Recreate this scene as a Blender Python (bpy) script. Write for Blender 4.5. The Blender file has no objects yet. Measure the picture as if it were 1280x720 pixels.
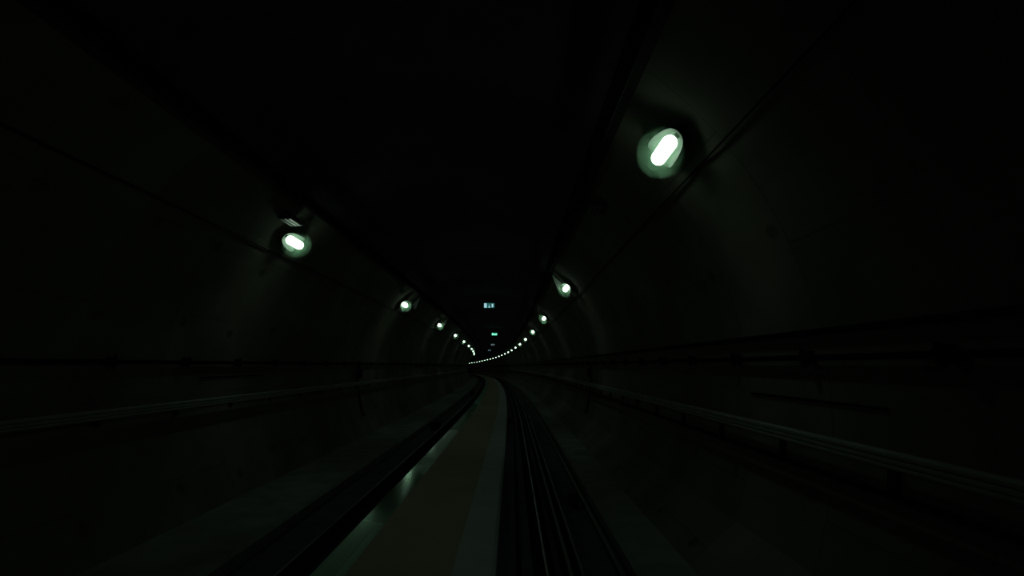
import bpy, math, random
from mathutils import Matrix, Vector
random.seed(4)
D = bpy.data; C = bpy.context.scene.collection; SC = bpy.context.scene
PI = math.pi

# ------------------------------------------------------------ camera, world, exposure
GZ = 2.2                                   # track bed is z = 0, the eye is 2.2 m above it
CAMX = 0.8453714
cd = D.cameras.new('camera'); cam = D.objects.new('camera', cd); C.objects.link(cam)
cd.sensor_width = 36; cd.lens = 729.757 / 1280 * 36; cd.clip_start = .05; cd.clip_end = 600
cam.matrix_world = (Matrix.Translation((CAMX, 0, GZ)) @ Matrix.Rotation(-0.0046587, 4, 'Z')
                    @ Matrix.Rotation(PI / 2 + 0.1304747, 4, 'X') @ Matrix.Rotation(-0.0031339, 4, 'Z'))
SC.camera = cam
w = D.worlds.new('world'); SC.world = w; w.use_nodes = True
w.node_tree.nodes['Background'].inputs[0].default_value = (0, 0, 0, 1)
w.node_tree.nodes['Background'].inputs[1].default_value = 0
SC.view_settings.view_transform = 'Standard'; SC.view_settings.look = 'None'
SC.view_settings.gamma = 1; SC.view_settings.exposure = 0
SC.view_settings.use_curve_mapping = False
LAMP = 5.6                                 # radiance of the lamp covers

# ------------------------------------------------------------ the tunnel's path
KS = [(0, -.000714629), (25, .000991199), (60, .000669997), (110, .000902550), (170, .000723051), (240, .00102955), (400, .00102955)]
def curv(s):
    if s <= 0: return KS[0][1]
    for (a, ka), (b, kb) in zip(KS, KS[1:]):
        if s <= b: return ka + (kb - ka) * (s - a) / (b - a)
    return KS[-1][1]
STEP = .5; S_MIN = -12.0
_f = [(0., 0., 0.)]
for i in range(640):
    x, y, th = _f[-1]; th2 = th + curv(i * STEP) * STEP; m = (th + th2) / 2
    _f.append((x - math.sin(m) * STEP, y + math.cos(m) * STEP, th2))
_b = [(0., 0., 0.)]
for i in range(40):
    x, y, th = _b[-1]; th2 = th - KS[0][1] * STEP; m = (th + th2) / 2
    _b.append((x + math.sin(m) * STEP, y - math.cos(m) * STEP, th2))
def path(s):
    tab = _f if s >= 0 else _b
    q = abs(s) / STEP; i = min(int(q), len(tab) - 2); r = q - i
    return tuple(tab[i][k] * (1 - r) + tab[i + 1][k] * r for k in range(3))
def P(s, t, z):
    """s metres along the tunnel, t metres right of its middle, z metres above the track bed"""
    x, y, th = path(s); l = t - .2
    return Vector((x + l * math.cos(th), y + l * math.sin(th), z - .59025 * y * y / 2e4))
def frame(s, t=0, z=0):
    th = path(s)[2]
    return Matrix.Translation(P(s, t, z)) @ Matrix.Rotation(th, 4, 'Z')
CZ = GZ - .33; RAD = 3.56                  # centre height and radius of the bore
def on_wall(side, z, inset=0.):            # t of the lining at a height
    r = RAD - inset
    return side * math.sqrt(max(r * r - (z - CZ) ** 2, 0))
def wall_angle(side, t, z): return math.atan2(z - CZ, t)

# ------------------------------------------------------------ materials
def mat(name, col, rough=.8, metal=0., spec=.3, noise=None, bump=0., emit=None, stretch=None, rvar=0.):
    m = D.materials.new(name); m.use_nodes = True; nt = m.node_tree; n = nt.nodes; L = nt.links
    b = n['Principled BSDF']
    b.inputs['Base Color'].default_value = (*col, 1); b.inputs['Roughness'].default_value = rough
    b.inputs['Metallic'].default_value = metal; b.inputs['Specular IOR Level'].default_value = spec
    if emit:
        b.inputs['Emission Color'].default_value = (*emit[0], 1); b.inputs['Emission Strength'].default_value = emit[1]
    if noise or bump or rvar:
        uv = n.new('ShaderNodeUVMap' if stretch else 'ShaderNodeTexCoord')
        mp = n.new('ShaderNodeMapping')
        L.new(uv.outputs['UV' if stretch else 'Object'], mp.inputs[0])
        if stretch: mp.inputs['Scale'].default_value = stretch
        nz = n.new('ShaderNodeTexNoise'); nz.inputs['Scale'].default_value = 1 if stretch else (noise[1] if noise else 4)
        nz.inputs['Detail'].default_value = 5
        L.new(mp.outputs[0], nz.inputs['Vector'])
        if noise:
            cr = n.new('ShaderNodeValToRGB'); a = noise[0]
            cr.color_ramp.elements[0].position = .3; cr.color_ramp.elements[1].position = .7
            cr.color_ramp.elements[0].color = (*[c * (1 - a) for c in col], 1)
            cr.color_ramp.elements[1].color = (*[min(1, c * (1 + a)) for c in col], 1)
            L.new(nz.outputs['Fac'], cr.inputs[0]); L.new(cr.outputs[0], b.inputs['Base Color'])
        if bump:
            bp = n.new('ShaderNodeBump'); bp.inputs['Strength'].default_value = bump; bp.inputs['Distance'].default_value = .02
            L.new(nz.outputs['Fac'], bp.inputs['Height']); L.new(bp.outputs[0], b.inputs['Normal'])
        if rvar:
            mr = n.new('ShaderNodeMapRange'); mr.inputs[1].default_value = .35; mr.inputs[2].default_value = .65
            mr.inputs[3].default_value = max(0.05, rough - rvar); mr.inputs[4].default_value = rough + rvar
            L.new(nz.outputs['Fac'], mr.inputs[0]); L.new(mr.outputs[0], b.inputs['Roughness'])
    return m

def lining_mat(name, col):
    """precast segments: ring joints, staggered long joints, dark bolt pockets; uv is in metres"""
    m = D.materials.new(name); m.use_nodes = True; nt = m.node_tree; n = nt.nodes; L = nt.links
    b = n['Principled BSDF']; b.inputs['Roughness'].default_value = .85; b.inputs['Specular IOR Level'].default_value = .15
    uv = n.new('ShaderNodeUVMap')
    bk = n.new('ShaderNodeTexBrick'); bk.offset = .5; bk.inputs['Scale'].default_value = 1
    bk.inputs['Brick Width'].default_value = 2.2; bk.inputs['Row Height'].default_value = 1.55
    bk.inputs['Mortar Size'].default_value = .012; bk.inputs['Mortar Smooth'].default_value = .3
    bk.inputs['Color1'].default_value = (*col, 1); bk.inputs['Color2'].default_value = (*[c * .85 for c in col], 1)
    bk.inputs['Mortar'].default_value = (*[c * .7 for c in col], 1)
    sw = n.new('ShaderNodeMapping'); sw.inputs['Rotation'].default_value = (0, 0, PI / 2)
    L.new(uv.outputs[0], sw.inputs[0]); L.new(sw.outputs[0], bk.inputs['Vector'])
    nz = n.new('ShaderNodeTexNoise'); nz.inputs['Scale'].default_value = .9; nz.inputs['Detail'].default_value = 6
    L.new(uv.outputs[0], nz.inputs['Vector'])
    mr = n.new('ShaderNodeMapRange'); mr.inputs[1].default_value = .3; mr.inputs[2].default_value = .7
    mr.inputs[3].default_value = .72; mr.inputs[4].default_value = 1.15
    L.new(nz.outputs['Fac'], mr.inputs[0])
    mul = n.new('ShaderNodeVectorMath'); mul.operation = 'SCALE'
    L.new(bk.outputs['Color'], mul.inputs[0]); L.new(mr.outputs[0], mul.inputs['Scale'])
    # bolt pockets: distance to a jittered lattice
    sc = n.new('ShaderNodeMapping'); sc.inputs['Scale'].default_value = (1 / 1.55, 1 / 1.1, 1)
    L.new(uv.outputs[0], sc.inputs[0])
    vo = n.new('ShaderNodeTexVoronoi'); vo.inputs['Scale'].default_value = 1; vo.inputs['Randomness'].default_value = .25
    vo.voronoi_dimensions = '2D'
    L.new(sc.outputs[0], vo.inputs['Vector'])
    st = n.new('ShaderNodeMapRange'); st.inputs[1].default_value = .045; st.inputs[2].default_value = .075
    st.inputs[3].default_value = .65; st.inputs[4].default_value = 1
    L.new(vo.outputs['Distance'], st.inputs[0])
    mu2 = n.new('ShaderNodeVectorMath'); mu2.operation = 'SCALE'
    L.new(mul.outputs[0], mu2.inputs[0]); L.new(st.outputs[0], mu2.inputs['Scale'])
    L.new(mu2.outputs[0], b.inputs['Base Color'])
    bp = n.new('ShaderNodeBump'); bp.inputs['Strength'].default_value = .5; bp.inputs['Distance'].default_value = .01
    L.new(st.outputs[0], bp.inputs['Height']); L.new(bp.outputs[0], b.inputs['Normal'])
    return m

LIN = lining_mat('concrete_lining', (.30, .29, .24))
CEIL = lining_mat('shaded_crown_lining', (.07, .075, .07))  # darker lining colour paints in the shade of the unlit crown
BED = mat('track_bed_concrete', (.13, .14, .15), .9, noise=(.35, 3), spec=.1)
KERB = mat('kerb_concrete', (.34, .38, .35), .8, noise=(.25, 2), spec=.15)
DECK = mat('walkway_beige', (.70, .68, .47), .85, noise=(.06, 1.5), spec=.1)
EDGE = mat('walkway_pale_edge', (.80, .92, .90), .7, noise=(.1, 2), spec=.3)
GLOSS = mat('walkway_glossy_strip', (.48, .82, .60), .2, metal=.8, spec=.5, stretch=(.25, 30, 1), noise=(.2, 1))
def wet_patches(m):
    nt = m.node_tree; n = nt.nodes; L = nt.links
    uv = n.new('ShaderNodeUVMap'); sp = n.new('ShaderNodeSeparateXYZ'); L.new(uv.outputs[0], sp.inputs[0])
    nz = n.new('ShaderNodeTexNoise'); nz.inputs['Scale'].default_value = .6; L.new(uv.outputs[0], nz.inputs['Vector'])
    a = n.new('ShaderNodeMath'); a.operation = 'MULTIPLY_ADD'; L.new(nz.outputs['Fac'], a.inputs[0]); a.inputs[1].default_value = .8; L.new(sp.outputs['X'], a.inputs[2])
    mr = n.new('ShaderNodeMapRange'); mr.inputs[1].default_value = 0; mr.inputs[2].default_value = 40; L.new(a.outputs[0], mr.inputs[0])
    cr = n.new('ShaderNodeValToRGB'); L.new(mr.outputs[0], cr.inputs[0]); e = cr.color_ramp.elements; cr.color_ramp.interpolation = 'EASE'
    stops = [(0, .42), (7., .40), (9.4, .13), (11.0, .14), (12.8, .30), (14.8, .15), (17, .16), (20, .33), (24, .3), (29, .22), (33, .3), (40, .35)]
    e[0].position = 0; e[0].color = (stops[0][1],) * 3 + (1,); e[1].position = 1; e[1].color = (stops[-1][1],) * 3 + (1,)
    for p, v in stops[1:-1]: q = e.new(p / 40); q.color = (v, v, v, 1)
    L.new(cr.outputs[0], n['Principled BSDF'].inputs['Roughness'])
wet_patches(GLOSS)
STEEL = mat('rail_steel', (.16, .165, .165), .5, metal=.7)
STEELB = mat('polished_rail_head', (.42, .44, .43), .42, metal=.9)
DARK = mat('dark_rubber', (.012, .012, .013), .9, spec=.03)
DSTEEL = mat('dark_steel', (.03, .032, .032), .85, spec=.05)
GALV = mat('galvanised_steel', (.44, .48, .46), .75, metal=.1, spec=.15, noise=(.15, 6))
HOUSE = mat('lamp_housing_grey', (.06, .08, .065), .7, spec=.2)
PALE = mat('pale_grey_cover', (.42, .46, .44), .45)
HALO = D.materials.new('halo_volume'); HALO.use_nodes = True; HALO.node_tree.nodes.clear()  # added scattering volume, stands in for the lens halo round each lamp
_o = HALO.node_tree.nodes.new('ShaderNodeOutputMaterial'); _v = HALO.node_tree.nodes.new('ShaderNodeVolumeScatter')
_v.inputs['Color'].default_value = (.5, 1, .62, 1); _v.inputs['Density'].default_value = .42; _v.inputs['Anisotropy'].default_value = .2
HALO.node_tree.links.new(_v.outputs[0], _o.inputs['Volume'])
GLOW = mat('lamp_cover_lit', (.8, .85, .8), .5, emit=((.70, 1.0, .74), LAMP))

# ------------------------------------------------------------ mesh helpers
class MB:
    def __init__(s): s.v = []; s.f = []; s.uv = []; s.smooth = []
    def face(s, idx, uvs=None, smooth=False): s.f.append(idx); s.uv.append(uvs); s.smooth.append(smooth)
    def box(s, c, d, M=None):
        o = len(s.v)
        for k in range(8):
            p = Vector((c[0] + d[0] / 2 * (1 if k & 1 else -1), c[1] + d[1] / 2 * (1 if k & 2 else -1), c[2] + d[2] / 2 * (1 if k & 4 else -1)))
            s.v.append(M @ p if M else p)
        for f in ((0, 2, 3, 1), (4, 5, 7, 6), (0, 1, 5, 4), (2, 6, 7, 3), (0, 4, 6, 2), (1, 3, 7, 5)): s.face([o + i for i in f])
        return s
    def bevbox(s, c, d, r=.01, M=None):     # box with chamfered vertical (z) edges and top rim
        hx, hy, hz = d[0] / 2, d[1] / 2, d[2] / 2
        def ring(ix, z):
            a, b = hx - ix, hy - ix
            return [(-a + r, -b, z), (a - r, -b, z), (a, -b + r, z), (a, b - r, z), (a - r, b, z), (-a + r, b, z), (-a, b - r, z), (-a, -b + r, z)]
        rings = [ring(r, -hz), ring(0, -hz + r), ring(0, hz - r), ring(r, hz)]
        o = len(s.v)
        for R_ in rings:
            for p in R_:
                q = Vector((c[0] + p[0], c[1] + p[1], c[2] + p[2])); s.v.append(M @ q if M else q)
        for k in range(3):
            for i in range(8): s.face([o + k * 8 + i, o + k * 8 + (i + 1) % 8, o + k * 8 + 8 + (i + 1) % 8, o + k * 8 + 8 + i])
        s.face([o + i for i in range(7, -1, -1)]); s.face([o + 24 + i for i in range(8)])
        return s
    def tube(s, pts, r, n=10, caps=True):
        o = len(s.v); pts = [Vector(p) for p in pts]
        for i, p in enumerate(pts):
            d = (pts[min(i + 1, len(pts) - 1)] - pts[max(i - 1, 0)]).normalized()
            u = d.cross(Vector((0, 0, 1)))
            if u.length < .05: u = d.cross(Vector((0, 1, 0)))
            u.normalize(); w_ = u.cross(d)
            rr = r[i] if isinstance(r, (list, tuple)) else r
            for k in range(n):
                a = 2 * PI * k / n; s.v.append(p + u * math.cos(a) * rr + w_ * math.sin(a) * rr)
        for i in range(len(pts) - 1):
            for k in range(n):
                s.face([o + i * n + k, o + i * n + (k + 1) % n, o + (i + 1) * n + (k + 1) % n, o + (i + 1) * n + k], None, True)
        if caps:
            s.face([o + k for k in range(n)]); e = o + (len(pts) - 1) * n; s.face([e + k for k in range(n - 1, -1, -1)])
        return s
    def build(s, name, m, parent=None, mw=None):
        me = D.meshes.new(name); me.from_pydata([tuple(v) for v in s.v], [], s.f)
        if any(u for u in s.uv):
            l = me.uv_layers.new(name='UVMap'); i = 0
            for f, u in zip(s.f, s.uv):
                for k in range(len(f)):
                    if u: l.data[i].uv = u[k]
                    i += 1
        for p, sm in zip(me.polygons, s.smooth): p.use_smooth = sm
        me.materials.append(m); me.update()
        o = D.objects.new(name, me); C.objects.link(o)
        if parent: o.parent = parent
        if mw is not None: o.matrix_world = mw
        return o

def stations(a, b):
    out = [a]; s = a
    while s < b - 1e-6:
        s = min(b, s + (.75 if s < 40 else 1.5)); out.append(s)
    return out
def sweep(profile, a, b, closed=True, smooth=False, mb=None, flip=False):
    """profile: [(t, z)] carried along the tunnel; uv = (metres along, metres round)"""
    mb = mb or MB(); ss = stations(a, b); n = len(profile); o = len(mb.v)
    per = [0]
    for i in range(n): per.append(per[-1] + math.dist(profile[i], profile[(i + 1) % n]))
    for s in ss:
        for t, z in profile: mb.v.append(P(s, t, z))
    for i in range(len(ss) - 1):
        for k in range(n if closed else n - 1):
            k2 = (k + 1) % n
            f = [o + i * n + k, o + (i + 1) * n + k, o + (i + 1) * n + k2, o + i * n + k2]
            u = [(ss[i], per[k]), (ss[i + 1], per[k]), (ss[i + 1], per[k + 1]), (ss[i], per[k + 1])]
            if flip: f.reverse(); u.reverse()
            mb.face(f, u, smooth)
    if closed:
        mb.face([o + k for k in range(n)]); e = o + (len(ss) - 1) * n; mb.face([e + k for k in range(n - 1, -1, -1)])
    return mb
def tag(o, label, cat, group=None):
    o['label'] = label; o['category'] = cat
    if group: o['group'] = group
    return o
def struct(o): o['kind'] = 'structure'; return o
def empty(name, M=None):
    o = D.objects.new(name, None); C.objects.link(o); o.empty_display_size = .2
    if M is not None: o.matrix_world = M
    return o

# ------------------------------------------------------------ the bore
S_END = 262.
def arc(a0, a1, n):
    inner = [(RAD * math.cos(a0 + (a1 - a0) * i / n), CZ + RAD * math.sin(a0 + (a1 - a0) * i / n)) for i in range(n + 1)]
    outer = [((RAD + .3) * math.cos(a0 + (a1 - a0) * i / n), CZ + (RAD + .3) * math.sin(a0 + (a1 - a0) * i / n)) for i in range(n, -1, -1)]
    return inner + outer
A_LOW = math.asin((0 - CZ) / RAD)          # where the lining meets the track bed
A_TOP = math.radians(52)
struct(sweep(arc(A_LOW, A_TOP, 26), S_MIN, S_END, smooth=False).build('wall_right', LIN))
struct(sweep(arc(PI - A_TOP, PI - A_LOW, 26), S_MIN, S_END).build('wall_left', LIN))
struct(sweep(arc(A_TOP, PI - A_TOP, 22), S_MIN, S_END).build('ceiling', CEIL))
for o in D.objects:
    if o.name in ('wall_right', 'wall_left', 'ceiling'):
        for p in o.data.polygons: p.use_smooth = len(p.vertices) == 4 and False
FW = on_wall(1, 0)
struct(sweep([(-FW, 0), (FW, 0), (FW - .4, -.5), (-FW + .4, -.5)], S_MIN, S_END).build('floor', BED))
# side kerbs
def kx(side, z): return on_wall(side, z)
struct(sweep([(-1.98, 0), (-1.94, .16), (-2.0, .2), (kx(-1, .2), .2), (kx(-1, .1), .1), (kx(-1, 0), 0)], S_MIN, S_END).build('trim_1', KERB))
struct(sweep([(2.30, 0), (2.28, .15), (2.34, .2), (2.84, .2), (2.84, 0)][::-1], S_MIN, S_END).build('trim_2', KERB))
struct(sweep([(2.84, 0), (2.84, .21), (kx(1, .62), .62), (kx(1, .3), .3), (kx(1, 0), 0)][::-1], S_MIN, S_END).build('trim_3', LIN))

# ------------------------------------------------------------ central walkway
wk = empty('central_walkway', frame(0, 0, 0))
tag(wk, 'raised beige concrete walkway running down the middle of the tunnel between the tracks', 'walkway')
def under(mb, name, m, root):
    o = mb.build(name, m); o.parent = root; o.matrix_parent_inverse = root.matrix_world.inverted(); return o
under(sweep([(-.84, 0), (-.84, .185), (.86, .185), (.86, 0)], S_MIN, S_END), 'base', DECK, wk)
under(sweep([(-.56, .185), (-.56, .2), (.47, .2), (.47, .185)], S_MIN, S_END), 'walking_surface', DECK, wk)
o = under(sweep([(.47, .185), (.47, .204), (.85, .204), (.89, .17), (.89, .06), (.86, .06), (.86, .185)], S_MIN, S_END), 'edge_strip', EDGE, wk)
o['label'] = 'pale bluish right edge strip'
o = under(sweep([(-.84, .185), (-.84, .25), (-.56, .195), (-.56, .185)], S_MIN, S_END), 'gutter_strip', GLOSS, wk)
o['label'] = 'glossy green-grey left strip catching the lamps'
o = under(sweep([(-.92, .02), (-.94, .20), (-.90, .25), (-.84, .25), (-.84, .02)], S_MIN, S_END), 'side_face', DSTEEL, wk)

# ------------------------------------------------------------ rails
def rail_profile(c, top, w=.066):
    bw = .05
    h = w / 2
    return [(c - bw, top - .15), (c - bw, top - .135), (c - .012, top - .12), (c - .010, top - .045), (c - h, top - .032), (c - h, top - .008), (c - h + .008, top),
            (c + h - .008, top), (c + h, top - .008), (c + h, top - .032), (c + .010, top - .045), (c + .012, top - .12), (c + bw, top - .135), (c + bw, top - .15)]
G = 'steel rails along the tunnel floor'
for t, nm, top, m, lab, cat, w_ in (
        (-1.26, 'running_rail', .17, STEELB, 'thin shiny steel rail just left of the central walkway', 'rail', .04),
        (1.40, 'running_rail', .17, STEELB, 'bright steel rail right of the walkway, nearest of the right-hand rails', 'rail', .04),
        (1.64, 'running_rail', .15, STEEL, 'dull steel rail in the middle of the right-hand track lines', 'rail', .06),
        (1.76, 'running_rail', .15, STEEL, 'dull steel rail outermost of the right-hand rails', 'rail', .05)):
    r = empty(nm, frame(0, t, 0)); tag(r, lab, cat, G)
    under(sweep(rail_profile(t, top - .004, w_)[::-1], S_MIN, S_END), 'rail_body', DSTEEL, r)
    hw = w_ * .3
    under(sweep([(t - hw, top - .004), (t - hw + .002, top), (t + hw - .002, top), (t + hw, top - .004)], S_MIN, S_END), 'rail_head', m, r)
    b = sweep([(t - .055, 0), (t - .05, top - .148), (t + .05, top - .148), (t + .055, 0)], S_MIN, S_END) if t > 1.7 or (1.5 < t < 1.7) else \
        sweep([(t - .12, 0), (t - .11, top - .148), (t + .11, top - .148), (t + .12, 0)], S_MIN, S_END)
    under(b, 'sole_plate', DARK, r)
# cables lying at the foot of the tracks
tag(sweep([(1.13 + .025 * math.cos(a), .027 + .025 * math.sin(a)) for a in [-k * PI / 4 for k in range(8)]], S_MIN, S_END, smooth=True).build('track_cable', DARK),
    'black cable lying on the track bed between walkway and bright right rail', 'cable')
tag(sweep([(2.2 + .035 * math.cos(a), .037 + .035 * math.sin(a)) for a in [-k * PI / 4 for k in range(8)]], S_MIN, S_END, smooth=True).build('track_cable', STEEL),
    'grey pipe lying along the foot of the right kerb', 'pipe')

# ------------------------------------------------------------ wall services
def radial(side, z, depth):                # point 'depth' inside the lining at wall height z
    t = on_wall(side, z); a = math.atan2(z - CZ, t)
    return (RAD - depth) * math.cos(a), CZ + (RAD - depth) * math.sin(a), a
def circ(t, z, r, n=8): return [(t + r * math.cos(-2 * PI * k / n), z + r * math.sin(-2 * PI * k / n)) for k in range(n)]
def radial_frame(s, side, z, depth):
    """local x = into the tunnel (away from lining), y = along tunnel, z = up the lining"""
    t, zz, a = radial(side, z, depth)
    th = path(s)[2]
    e = Vector((math.cos(th), math.sin(th), 0)); fwd = Vector((-math.sin(th), math.cos(th), 0)); up = Vector((0, 0, 1))
    inn = -(e * math.cos(a) + up * math.sin(a)); upw = fwd.cross(inn) * -1
    if upw.z < 0: upw = -upw
    M = Matrix((( inn.x, fwd.x, upw.x, 0), (inn.y, fwd.y, upw.y, 0), (inn.z, fwd.z, upw.z, 0), (0, 0, 0, 1)))
    return Matrix.Translation(P(s, t, zz)) @ M

def conduit(side, z, r, depth, lab, clamp, spacing, s0, s1, m=DARK, name='wall_conduit', phase=0.):
    root = empty(name, frame(0, *radial(side, z, depth)[:2])); tag(root, lab, 'pipe')
    t, zz, a = radial(side, z, depth)
    under(sweep(circ(t, zz, r), S_MIN, S_END, smooth=True), 'pipe', m, root)
    if clamp:
        mb = MB(); 
        mb.bevbox((-depth / 2 + .005, 0, 0), (depth + .06, .10, .11), .012); mb.box((r, 0, .0), (.02, .05, .15))
        me = None; s = s0 + phase
        while s < s1:
            if me is None:
                o = mb.build('clamp', DARK); me = o.data
            else:
                o = D.objects.new('clamp', me); C.objects.link(o)
            o.parent = root; o.matrix_parent_inverse = root.matrix_world.inverted(); o.matrix_basis = radial_frame(s, side, z, depth)
            s += spacing
    return root
conduit(1, GZ + .055, .024, .055, 'black conduit along the right wall with evenly spaced clamps, at eye height', True, 1.55, 3.2, 150, phase=.1)
conduit(1, GZ + .26, .024, .03, 'upper black cable on the right wall, highest of the side cables', False, 0, 0, 0)
conduit(-1, GZ + .055, .024, .055, 'black conduit along the left wall with evenly spaced clamps, at eye height', True, 1.55, 3.2, 150, phase=.4)
for side, nm in ((-1, 'left'), (1, 'right')):
    conduit(side, GZ + 1.84, .010, .03, 'thin dark cable just below the lamps on the %s wall' % nm, False, 0, 0, 0, m=DSTEEL, name='lamp_cable')

# short dark pipes
def short_pipe(side, z0, z1, s0, s1, lab):
    mb = MB(); n = 8
    pts = [P(s0 + (s1 - s0) * k / n, *radial(side, z0 + (z1 - z0) * k / n, .012)[:2]) for k in range(n + 1)]
    tag(mb.tube(pts, .010, 8).build('cable_stub', DARK), lab, 'cable')
short_pipe(1, GZ - .30, GZ - .30, 3.95, 6.15, 'short thin black cable on the right wall above the rail')
short_pipe(-1, GZ - .17, GZ - .17, 8.7, 10.9, 'short thin black cable on the left wall above the rail')
def drop_pipe(side, s, ztop, zbot, lab):
    mb = MB(); n = 14
    pts = [P(s, *radial(side, ztop + (zbot - ztop) * k / n, .05)[:2]) for k in range(n + 1)]
    mb.tube(pts, .03, 8)
    root = empty('drop_pipe', frame(s, *radial(side, zbot, .03)[:2])); tag(root, lab, 'pipe')
    under(mb, 'pipe', DARK, root)
    b = MB().bevbox((0, 0, 0), (.12, .22, .28), .015).build('junction_box', DSTEEL)
    b.parent = root; b.matrix_parent_inverse = root.matrix_world.inverted(); b.matrix_basis = radial_frame(s, side, ztop - .22, .09)
drop_pipe(1, 18.3, GZ - .02, GZ - 1.5, 'dark pipe dropping down the right wall from the clamped conduit')
drop_pipe(-1, 17.6, GZ - .02, GZ - 1.5, 'dark pipe dropping down the left wall from the clamped conduit')

# handrails: ribbed band on brackets with a thinner pipe below
def handrail(side, ztop, lab, lower, sp, phase):
    root = empty('handrail', frame(0, *radial(side, ztop, .15)[:2])); tag(root, lab, 'handrail', 'handrails on the tunnel walls')
    t, z, a = radial(side, ztop - .05, .14)
    s_ = side
    # three-ribbed band facing the track
    prof = [(t, z - .055), (t - s_ * .018, z - .045), (t - s_ * .018, z - .030), (t - s_ * .004, z - .022), (t - s_ * .018, z - .012), (t - s_ * .018, z + .006),
            (t - s_ * .004, z + .014), (t - s_ * .018, z + .024), (t - s_ * .018, z + .042), (t - s_ * .005, z + .055), (t + s_ * .035, z + .055), (t + s_ * .035, z + .045), (t + s_ * .012, z + .04), (t + s_ * .012, z - .055)]
    if side > 0: prof = prof[::-1]
    under(sweep(prof, S_MIN, S_END), 'rail_band', GALV, root)
    if lower:
        tl, zl, _ = radial(side, ztop - .27, .11)
        under(sweep(circ(tl, zl, .022), S_MIN, S_END, smooth=True), 'lower_pipe', DARK, root)
    me = None; s = phase
    mb = MB(); mb.box((-.0, 0, 0), (.11, .07, .05)); mb.bevbox((-.055, 0, -.1 if lower else -.03), (.03, .09, .30 if lower else .16), .008)
    while s < 150:
        if me is None: o = mb.build('bracket', DSTEEL); me = o.data
        else: o = D.objects.new('bracket', me); C.objects.link(o)
        o.parent = root; o.matrix_parent_inverse = root.matrix_world.inverted(); o.matrix_basis = radial_frame(s, side, ztop - .07, .075)
        s += sp
handrail(1, GZ - .56, 'grey ribbed metal handrail on brackets along the right wall', True, 1.55, 3.9)
handrail(-1, GZ - .49, 'grey ribbed metal handrail along the left wall', False, 1.55, 3.5)

# cable trays above the lamps
for side, nm in ((-1, 'left'), (1, 'right')):
    t, z, a = radial(side, GZ + 2.56, .10)
    e = Vector((math.cos(a), math.sin(a))); q = Vector((-math.sin(a), math.cos(a)))
    def pt(i, j): v = Vector((t, z)) + e * i + q * j; return (v.x, v.y)
    prof = [pt(.0, -.07), pt(-.04, -.07), pt(-.04, -.06), pt(-.01, -.06), pt(-.01, .06), pt(-.04, .06), pt(-.04, .07), pt(0, .07)]
    root = empty('cable_tray', frame(0, t, z)); tag(root, 'dark cable tray under the crown above the %s row of lamps' % nm, 'cable tray')
    under(sweep(prof, S_MIN, S_END), 'tray', DSTEEL, root)
    for k in (-.037, 0., .037):
        c = pt(-.027, k); under(sweep(circ(c[0], c[1], .014, 6), S_MIN, S_END, smooth=True), 'cable', DARK, root)
    me = None; s = 4.
    while s < 120:
        if me is None: o = MB().box((0, 0, 0), (.10, .05, .06)).build('hanger', DSTEEL); me = o.data
        else: o = D.objects.new('hanger', me); C.objects.link(o)
        o.parent = root; o.matrix_parent_inverse = root.matrix_world.inverted()
        o.matrix_basis = radial_frame(s, side, GZ + 2.56, .05)
        s += 3.1

# ------------------------------------------------------------ bulkhead lamps
def lamp_meshes():
    # local frame: x into the tunnel, y along, z up the wall; origin at the lamp centre 0.142 m off the lining
    n = 20; R_ = .073; H = .19
    mb = MB(); prof = []
    pts = []; rr = []
    for k in range(7):
        a = PI / 2 * k / 6; pts.append((0, -H - R_ * math.cos(a), 0)); rr.append(max(.006, R_ * math.sin(a)))
    for k in range(7):
        a = PI / 2 * (6 - k) / 6; pts.append((0, H + R_ * math.cos(a), 0)); rr.append(max(.006, R_ * math.sin(a)))
    mb.tube(pts, rr, n)
    diff = mb
    hs = MB()
    for y in (-.2, .2): hs.box((-.078, y, 0), (.03, .04, .05))
    def rr_(x, hy, hz, lift=0): return [(x + lift * math.cos(2 * PI * k / 24) ** 4, hy * math.sin(2 * PI * k / 24), hz * math.cos(2 * PI * k / 24)) for k in range(24)]
    o = len(hs.v); rings = [rr_(-.128, .32, .10), rr_(-.05, .38, .165, .09), rr_(-.045, .375, .16, .09), rr_(-.05, .37, .155, .09), rr_(-.10, .30, .09)]
    for q in rings: hs.v += [Vector(p) for p in q]
    for k in range(4):
        for i in range(24): hs.face([o + k * 24 + i, o + k * 24 + (i + 1) % 24, o + k * 24 + 24 + (i + 1) % 24, o + k * 24 + 24 + i], None, True)
    hs.face([o + i for i in range(23, -1, -1)]); hs.face([o + 96 + i for i in range(24)])
    gl = MB()
    for y in (-.28, .28):
        gl.tube([(-.11, y * 1.0, 0), (-.11, y * 1.45, 0)], .018, 8)
    op = MB(); nu, nv = 20, 12  # ellipsoid shell of the added halo volume, not a lamp part
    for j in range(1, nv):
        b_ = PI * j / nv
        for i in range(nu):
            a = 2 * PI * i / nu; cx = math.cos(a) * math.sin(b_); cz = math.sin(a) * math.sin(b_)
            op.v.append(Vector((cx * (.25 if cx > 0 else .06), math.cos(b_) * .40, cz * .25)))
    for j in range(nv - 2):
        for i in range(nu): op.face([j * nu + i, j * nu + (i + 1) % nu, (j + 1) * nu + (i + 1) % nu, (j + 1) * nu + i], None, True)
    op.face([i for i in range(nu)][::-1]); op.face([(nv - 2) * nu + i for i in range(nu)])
    return diff, hs, gl, op
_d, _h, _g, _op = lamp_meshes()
proto = None
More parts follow.
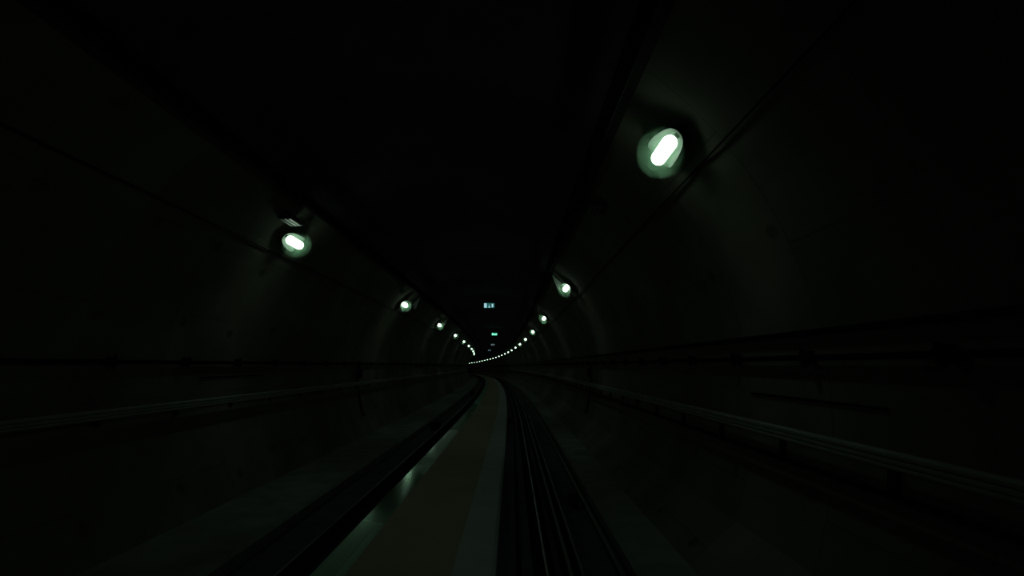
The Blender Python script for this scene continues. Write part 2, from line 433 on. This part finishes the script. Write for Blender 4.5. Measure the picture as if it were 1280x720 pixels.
ORD = ['nearest', 'second nearest', 'third nearest', 'fourth nearest', 'fifth nearest', 'sixth nearest', 'seventh nearest', 'eighth nearest', 'ninth nearest', 'tenth nearest',
       'eleventh nearest', 'twelfth nearest', 'thirteenth nearest', 'fourteenth nearest', 'fifteenth nearest', 'sixteenth nearest', 'seventeenth nearest', 'eighteenth nearest',
       'nineteenth nearest', 'twentieth nearest', 'twenty-first nearest', 'third farthest', 'second farthest', 'farthest']
def lamp_label(side, i, n):
    w_ = 'left' if side < 0 else 'right'
    if i == 0: return 'large glaring green-white oval lamp, nearest on the %s wall' % w_
    if i == n - 1: return 'tiny white lamp dot, farthest of the row on the %s wall' % w_
    return '%s round white lamp, %s in the row on the %s wall' % ('bright' if i < 4 else 'small', ORD[i], w_)
def place_lamp(s, side, lab):
    global proto
    zl = GZ + 2.0; a = math.atan2(2.33, side * 2.5); depth = RAD - math.hypot(2.5, 2.33)
    M = radial_frame(s, side, CZ + RAD * math.sin(a), depth)
    if proto is None:
        r = empty('bulkhead_lamp', M); proto = r
        h = _h.build('housing', HOUSE); h.parent = r
        g = _g.build('cable_gland', HOUSE); g.parent = r
        d = _d.build('lamp_cover', GLOW); d.parent = r
        e = _op.build('halo_volume', HALO); e.parent = r; e['label'] = 'added green-tinted haze volume standing in for the halo around the lit cover'
        d['label'] = 'glowing green-white oval cover'
    else:
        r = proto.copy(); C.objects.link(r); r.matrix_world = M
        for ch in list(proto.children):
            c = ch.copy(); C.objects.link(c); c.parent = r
    tag(r, lab, 'lamp', 'wall lamps along the tunnel')
SR, SL = 5.30, 9.42
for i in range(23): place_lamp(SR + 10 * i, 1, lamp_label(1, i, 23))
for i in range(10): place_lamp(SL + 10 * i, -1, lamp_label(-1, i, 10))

# ------------------------------------------------------------ small fittings beside the lamps
def cover(s, side, z, length, lab, ribs=3):
    M = radial_frame(s, side, z, .10)
    r = empty('ribbed_cover', M); tag(r, lab, 'cover', 'ribbed covers beside the lamps')
    mb = MB(); P_ = [(-.08, -.09), (-.05, -.09), (.08, .06), (.08, .08), (-.08, .08)]; h = length / 2
    for y in (-h, h): mb.v += [Vector((x, y, zz)) for x, zz in P_]
    mb.face([0, 1, 2, 3, 4][::-1]); mb.face([5, 6, 7, 8, 9])
    for k in range(5): mb.face([k, (k + 1) % 5, 5 + (k + 1) % 5, 5 + k])
    b = mb.build('box', HOUSE); b.parent = r
    mb = MB()
    for k in range(ribs):
        f = .18 + .32 * k; M2 = Matrix.Translation((-.05 + .13 * f + .004, 0, -.09 + .15 * f - .004)) @ Matrix.Rotation(-math.atan2(.15, .13), 4, 'Y')
        mb.box((0, 0, 0), (.04, length * .94, .014), M2)
    q = mb.build('rib', PALE); q.parent = r
cover(8.80, -1, GZ + 2.19 + .10, .48, 'small pale ribbed cover just above the nearest left lamp')
cover(8.4, 1, GZ + 2.27 + .08, .55, 'dim ribbed cover beyond the nearest right lamp, towards the crown')
def wedge(s, side, z, lab):
    M = radial_frame(s, side, z, .0)
    r = empty('wall_bracket', M); tag(r, lab, 'bracket', 'pale brackets beside the lamps')
    mb = MB(); y0, y1 = -.02, .02
    P_ = [(0.02, -.16), (.22, -.16), (.22, -.13), (.05, .2), (.02, .2)]
    o = len(mb.v)
    for y in (y0, y1):
        for x, zz in P_: mb.v.append(Vector((x, y, zz)))
    mb.face([o + k for k in range(5)][::-1]); mb.face([o + 5 + k for k in range(5)])
    for k in range(5): mb.face([o + k, o + (k + 1) % 5, o + 5 + (k + 1) % 5, o + 5 + k])
    b = mb.build('arm', PALE); b.parent = r
    p = MB().bevbox((.015, .0, .0), (.03, .16, .42), .008).build('back_plate', HOUSE); p.parent = r
    e = MB().box((.2, 0, -.18), (.05, .26, .04)).build('foot', PALE); e.parent = r
wedge(15.9, 1, GZ + 2.33, 'pale grey triangular bracket beside the second lamp on the right wall')
wedge(20.9, -1, GZ + 2.29, 'pale grey triangular bracket beside the second lamp on the left wall')
wedge(30.6, -1, GZ + 2.29, 'pale grey triangular bracket beside the third lamp on the left wall')
def stud(s, side, z, lab):
    M = radial_frame(s, side, z, .0)
    r = empty('sensor_box', M); tag(r, lab, 'box', 'small boxes above the left lamps')
    b = MB().bevbox((.05, 0, 0), (.1, .14, .12), .012).build('box', PALE); b.parent = r
    c = MB().tube([(.05, .07, 0), (.05, .16, 0)], .015, 8).build('gland', DARK); c.parent = r
stud(18.15, -1, GZ + 2.31, 'tiny grey box above the second lamp on the left wall')
stud(28.0, -1, GZ + 2.31, 'tiny grey box above the third lamp on the left wall')

# ------------------------------------------------------------ hanging exit signs
def sign(s, lab, field, blocks, strength, t=.08):
    M = frame(s, t, GZ + 2.7)
    r = empty('exit_sign', M); tag(r, lab, 'sign', 'hanging exit signs')
    MB().bevbox((0, 0, 0), (.56, .09, .29), .012).build('housing', DARK).parent = r
    fm = mat('exit_sign_field', field, .5, emit=(field, strength))
    MB().box((0, -.048, 0), (.49, .008, .225)).build('lit_panel', fm).parent = r
    mb = MB(); y = -.055
    for (cx, w_, cz, h_) in blocks['rects']: mb.box((cx, y, cz), (w_, .006, h_))
    for tri in blocks['tris']:
        o = len(mb.v)
        for yy in (y - .003, y + .003):
            for p in tri: mb.v.append(Vector((p[0], yy, p[1])))
        mb.face([o, o + 1, o + 2]); mb.face([o + 5, o + 4, o + 3])
        for k in range(3): mb.face([o + k, o + 3 + k, o + 3 + (k + 1) % 3, o + (k + 1) % 3])
    pm = mat('exit_sign_mark', blocks['col'], .5, emit=(blocks['col'], blocks['e']))
    mb.build('pictogram', pm).parent = r
    top = math.sqrt(RAD * RAD - .3 ** 2) + CZ - (GZ + 2.7)
    rods = MB()
    for x in (-.2, .2):
        rods.tube([(x, 0, .14), (x, 0, top)], .008, 8)
    rods.build('hanging_rod', DSTEEL).parent = r
s0, ds = 26.6, 24.2
mk = dict(rects=[(-.17, .12, 0, .2), (.0, .012, .03, .10), (.15, .075, .0, .15)], tris=[((-.05, -.09), (.05, -.09), (0, .0))], col=(.42, .68, .78), e=.85)
sign(s0, 'hanging exit sign with blue-white marks, nearest and highest of the lit signs', (.015, .10, .085), mk, .9)
mk2 = dict(rects=[(-.14, .16, .0, .17), (.14, .14, -.01, .15), (0, .2, -.06, .05)], tris=[((-.05, .0), (.05, .0), (0, .07))], col=(.22, .9, .6), e=1.3)
sign(s0 + ds, 'bright green hanging exit sign, second one along the tunnel', (.02, .2, .14), mk2, 1.0)
mk3 = dict(rects=[(-.13, .15, .0, .14), (.14, .12, .0, .12)], tris=[((-.05, -.06), (.05, -.06), (0, .04))], col=(.16, .21, .22), e=.8)
sign(s0 + 2 * ds, 'dim grey hanging exit sign, third one along the tunnel', (.03, .06, .06), mk3, .8)
mk4 = dict(rects=[(-.12, .17, .0, .12), (.13, .14, .0, .12)], tris=[((-.05, -.06), (.05, -.06), (0, .04))], col=(.10, .17, .22), e=.8)
sign(s0 + 3 * ds, 'very dim bluish hanging exit sign, farthest along the tunnel', (.03, .06, .08), mk4, .9)

# ------------------------------------------------------------ trackside boxes
def track_box(s, t, w_, l, h, lab):
    r = empty('trackside_box', frame(s, t, 0)); tag(r, lab, 'box', 'trackside equipment boxes')
    MB().bevbox((0, 0, h / 2 + .02), (w_, l, h - .04), .02).build('case', DSTEEL).parent = r
    MB().bevbox((0, 0, h), (w_ + .03, l + .03, .03), .008).build('lid', DARK).parent = r
    mb = MB()
    for x in (-w_ / 2 + .04, w_ / 2 - .04): mb.box((x, 0, .015), (.06, l + .1, .03))
    mb.build('foot', DSTEEL).parent = r
    MB().tube([(0, -l / 2, .08), (.02, -l / 2 - .12, .05), (.05, -l / 2 - .3, .02)], .014, 8).build('cable_tail', DARK).parent = r
track_box(20.5, -1.55, .3, .7, .24, 'low black equipment box beside the left rail, nearer one')
track_box(44., -1.55, .3, .9, .3, 'low black equipment box beside the left rail, farther one')
track_box(23.0, 1.0, .14, .6, .16, 'low black equipment box between walkway and right rail')
track_box(9.6, 2.02, .14, .35, .12, 'small dark box beside the grey pipe at the right kerb')
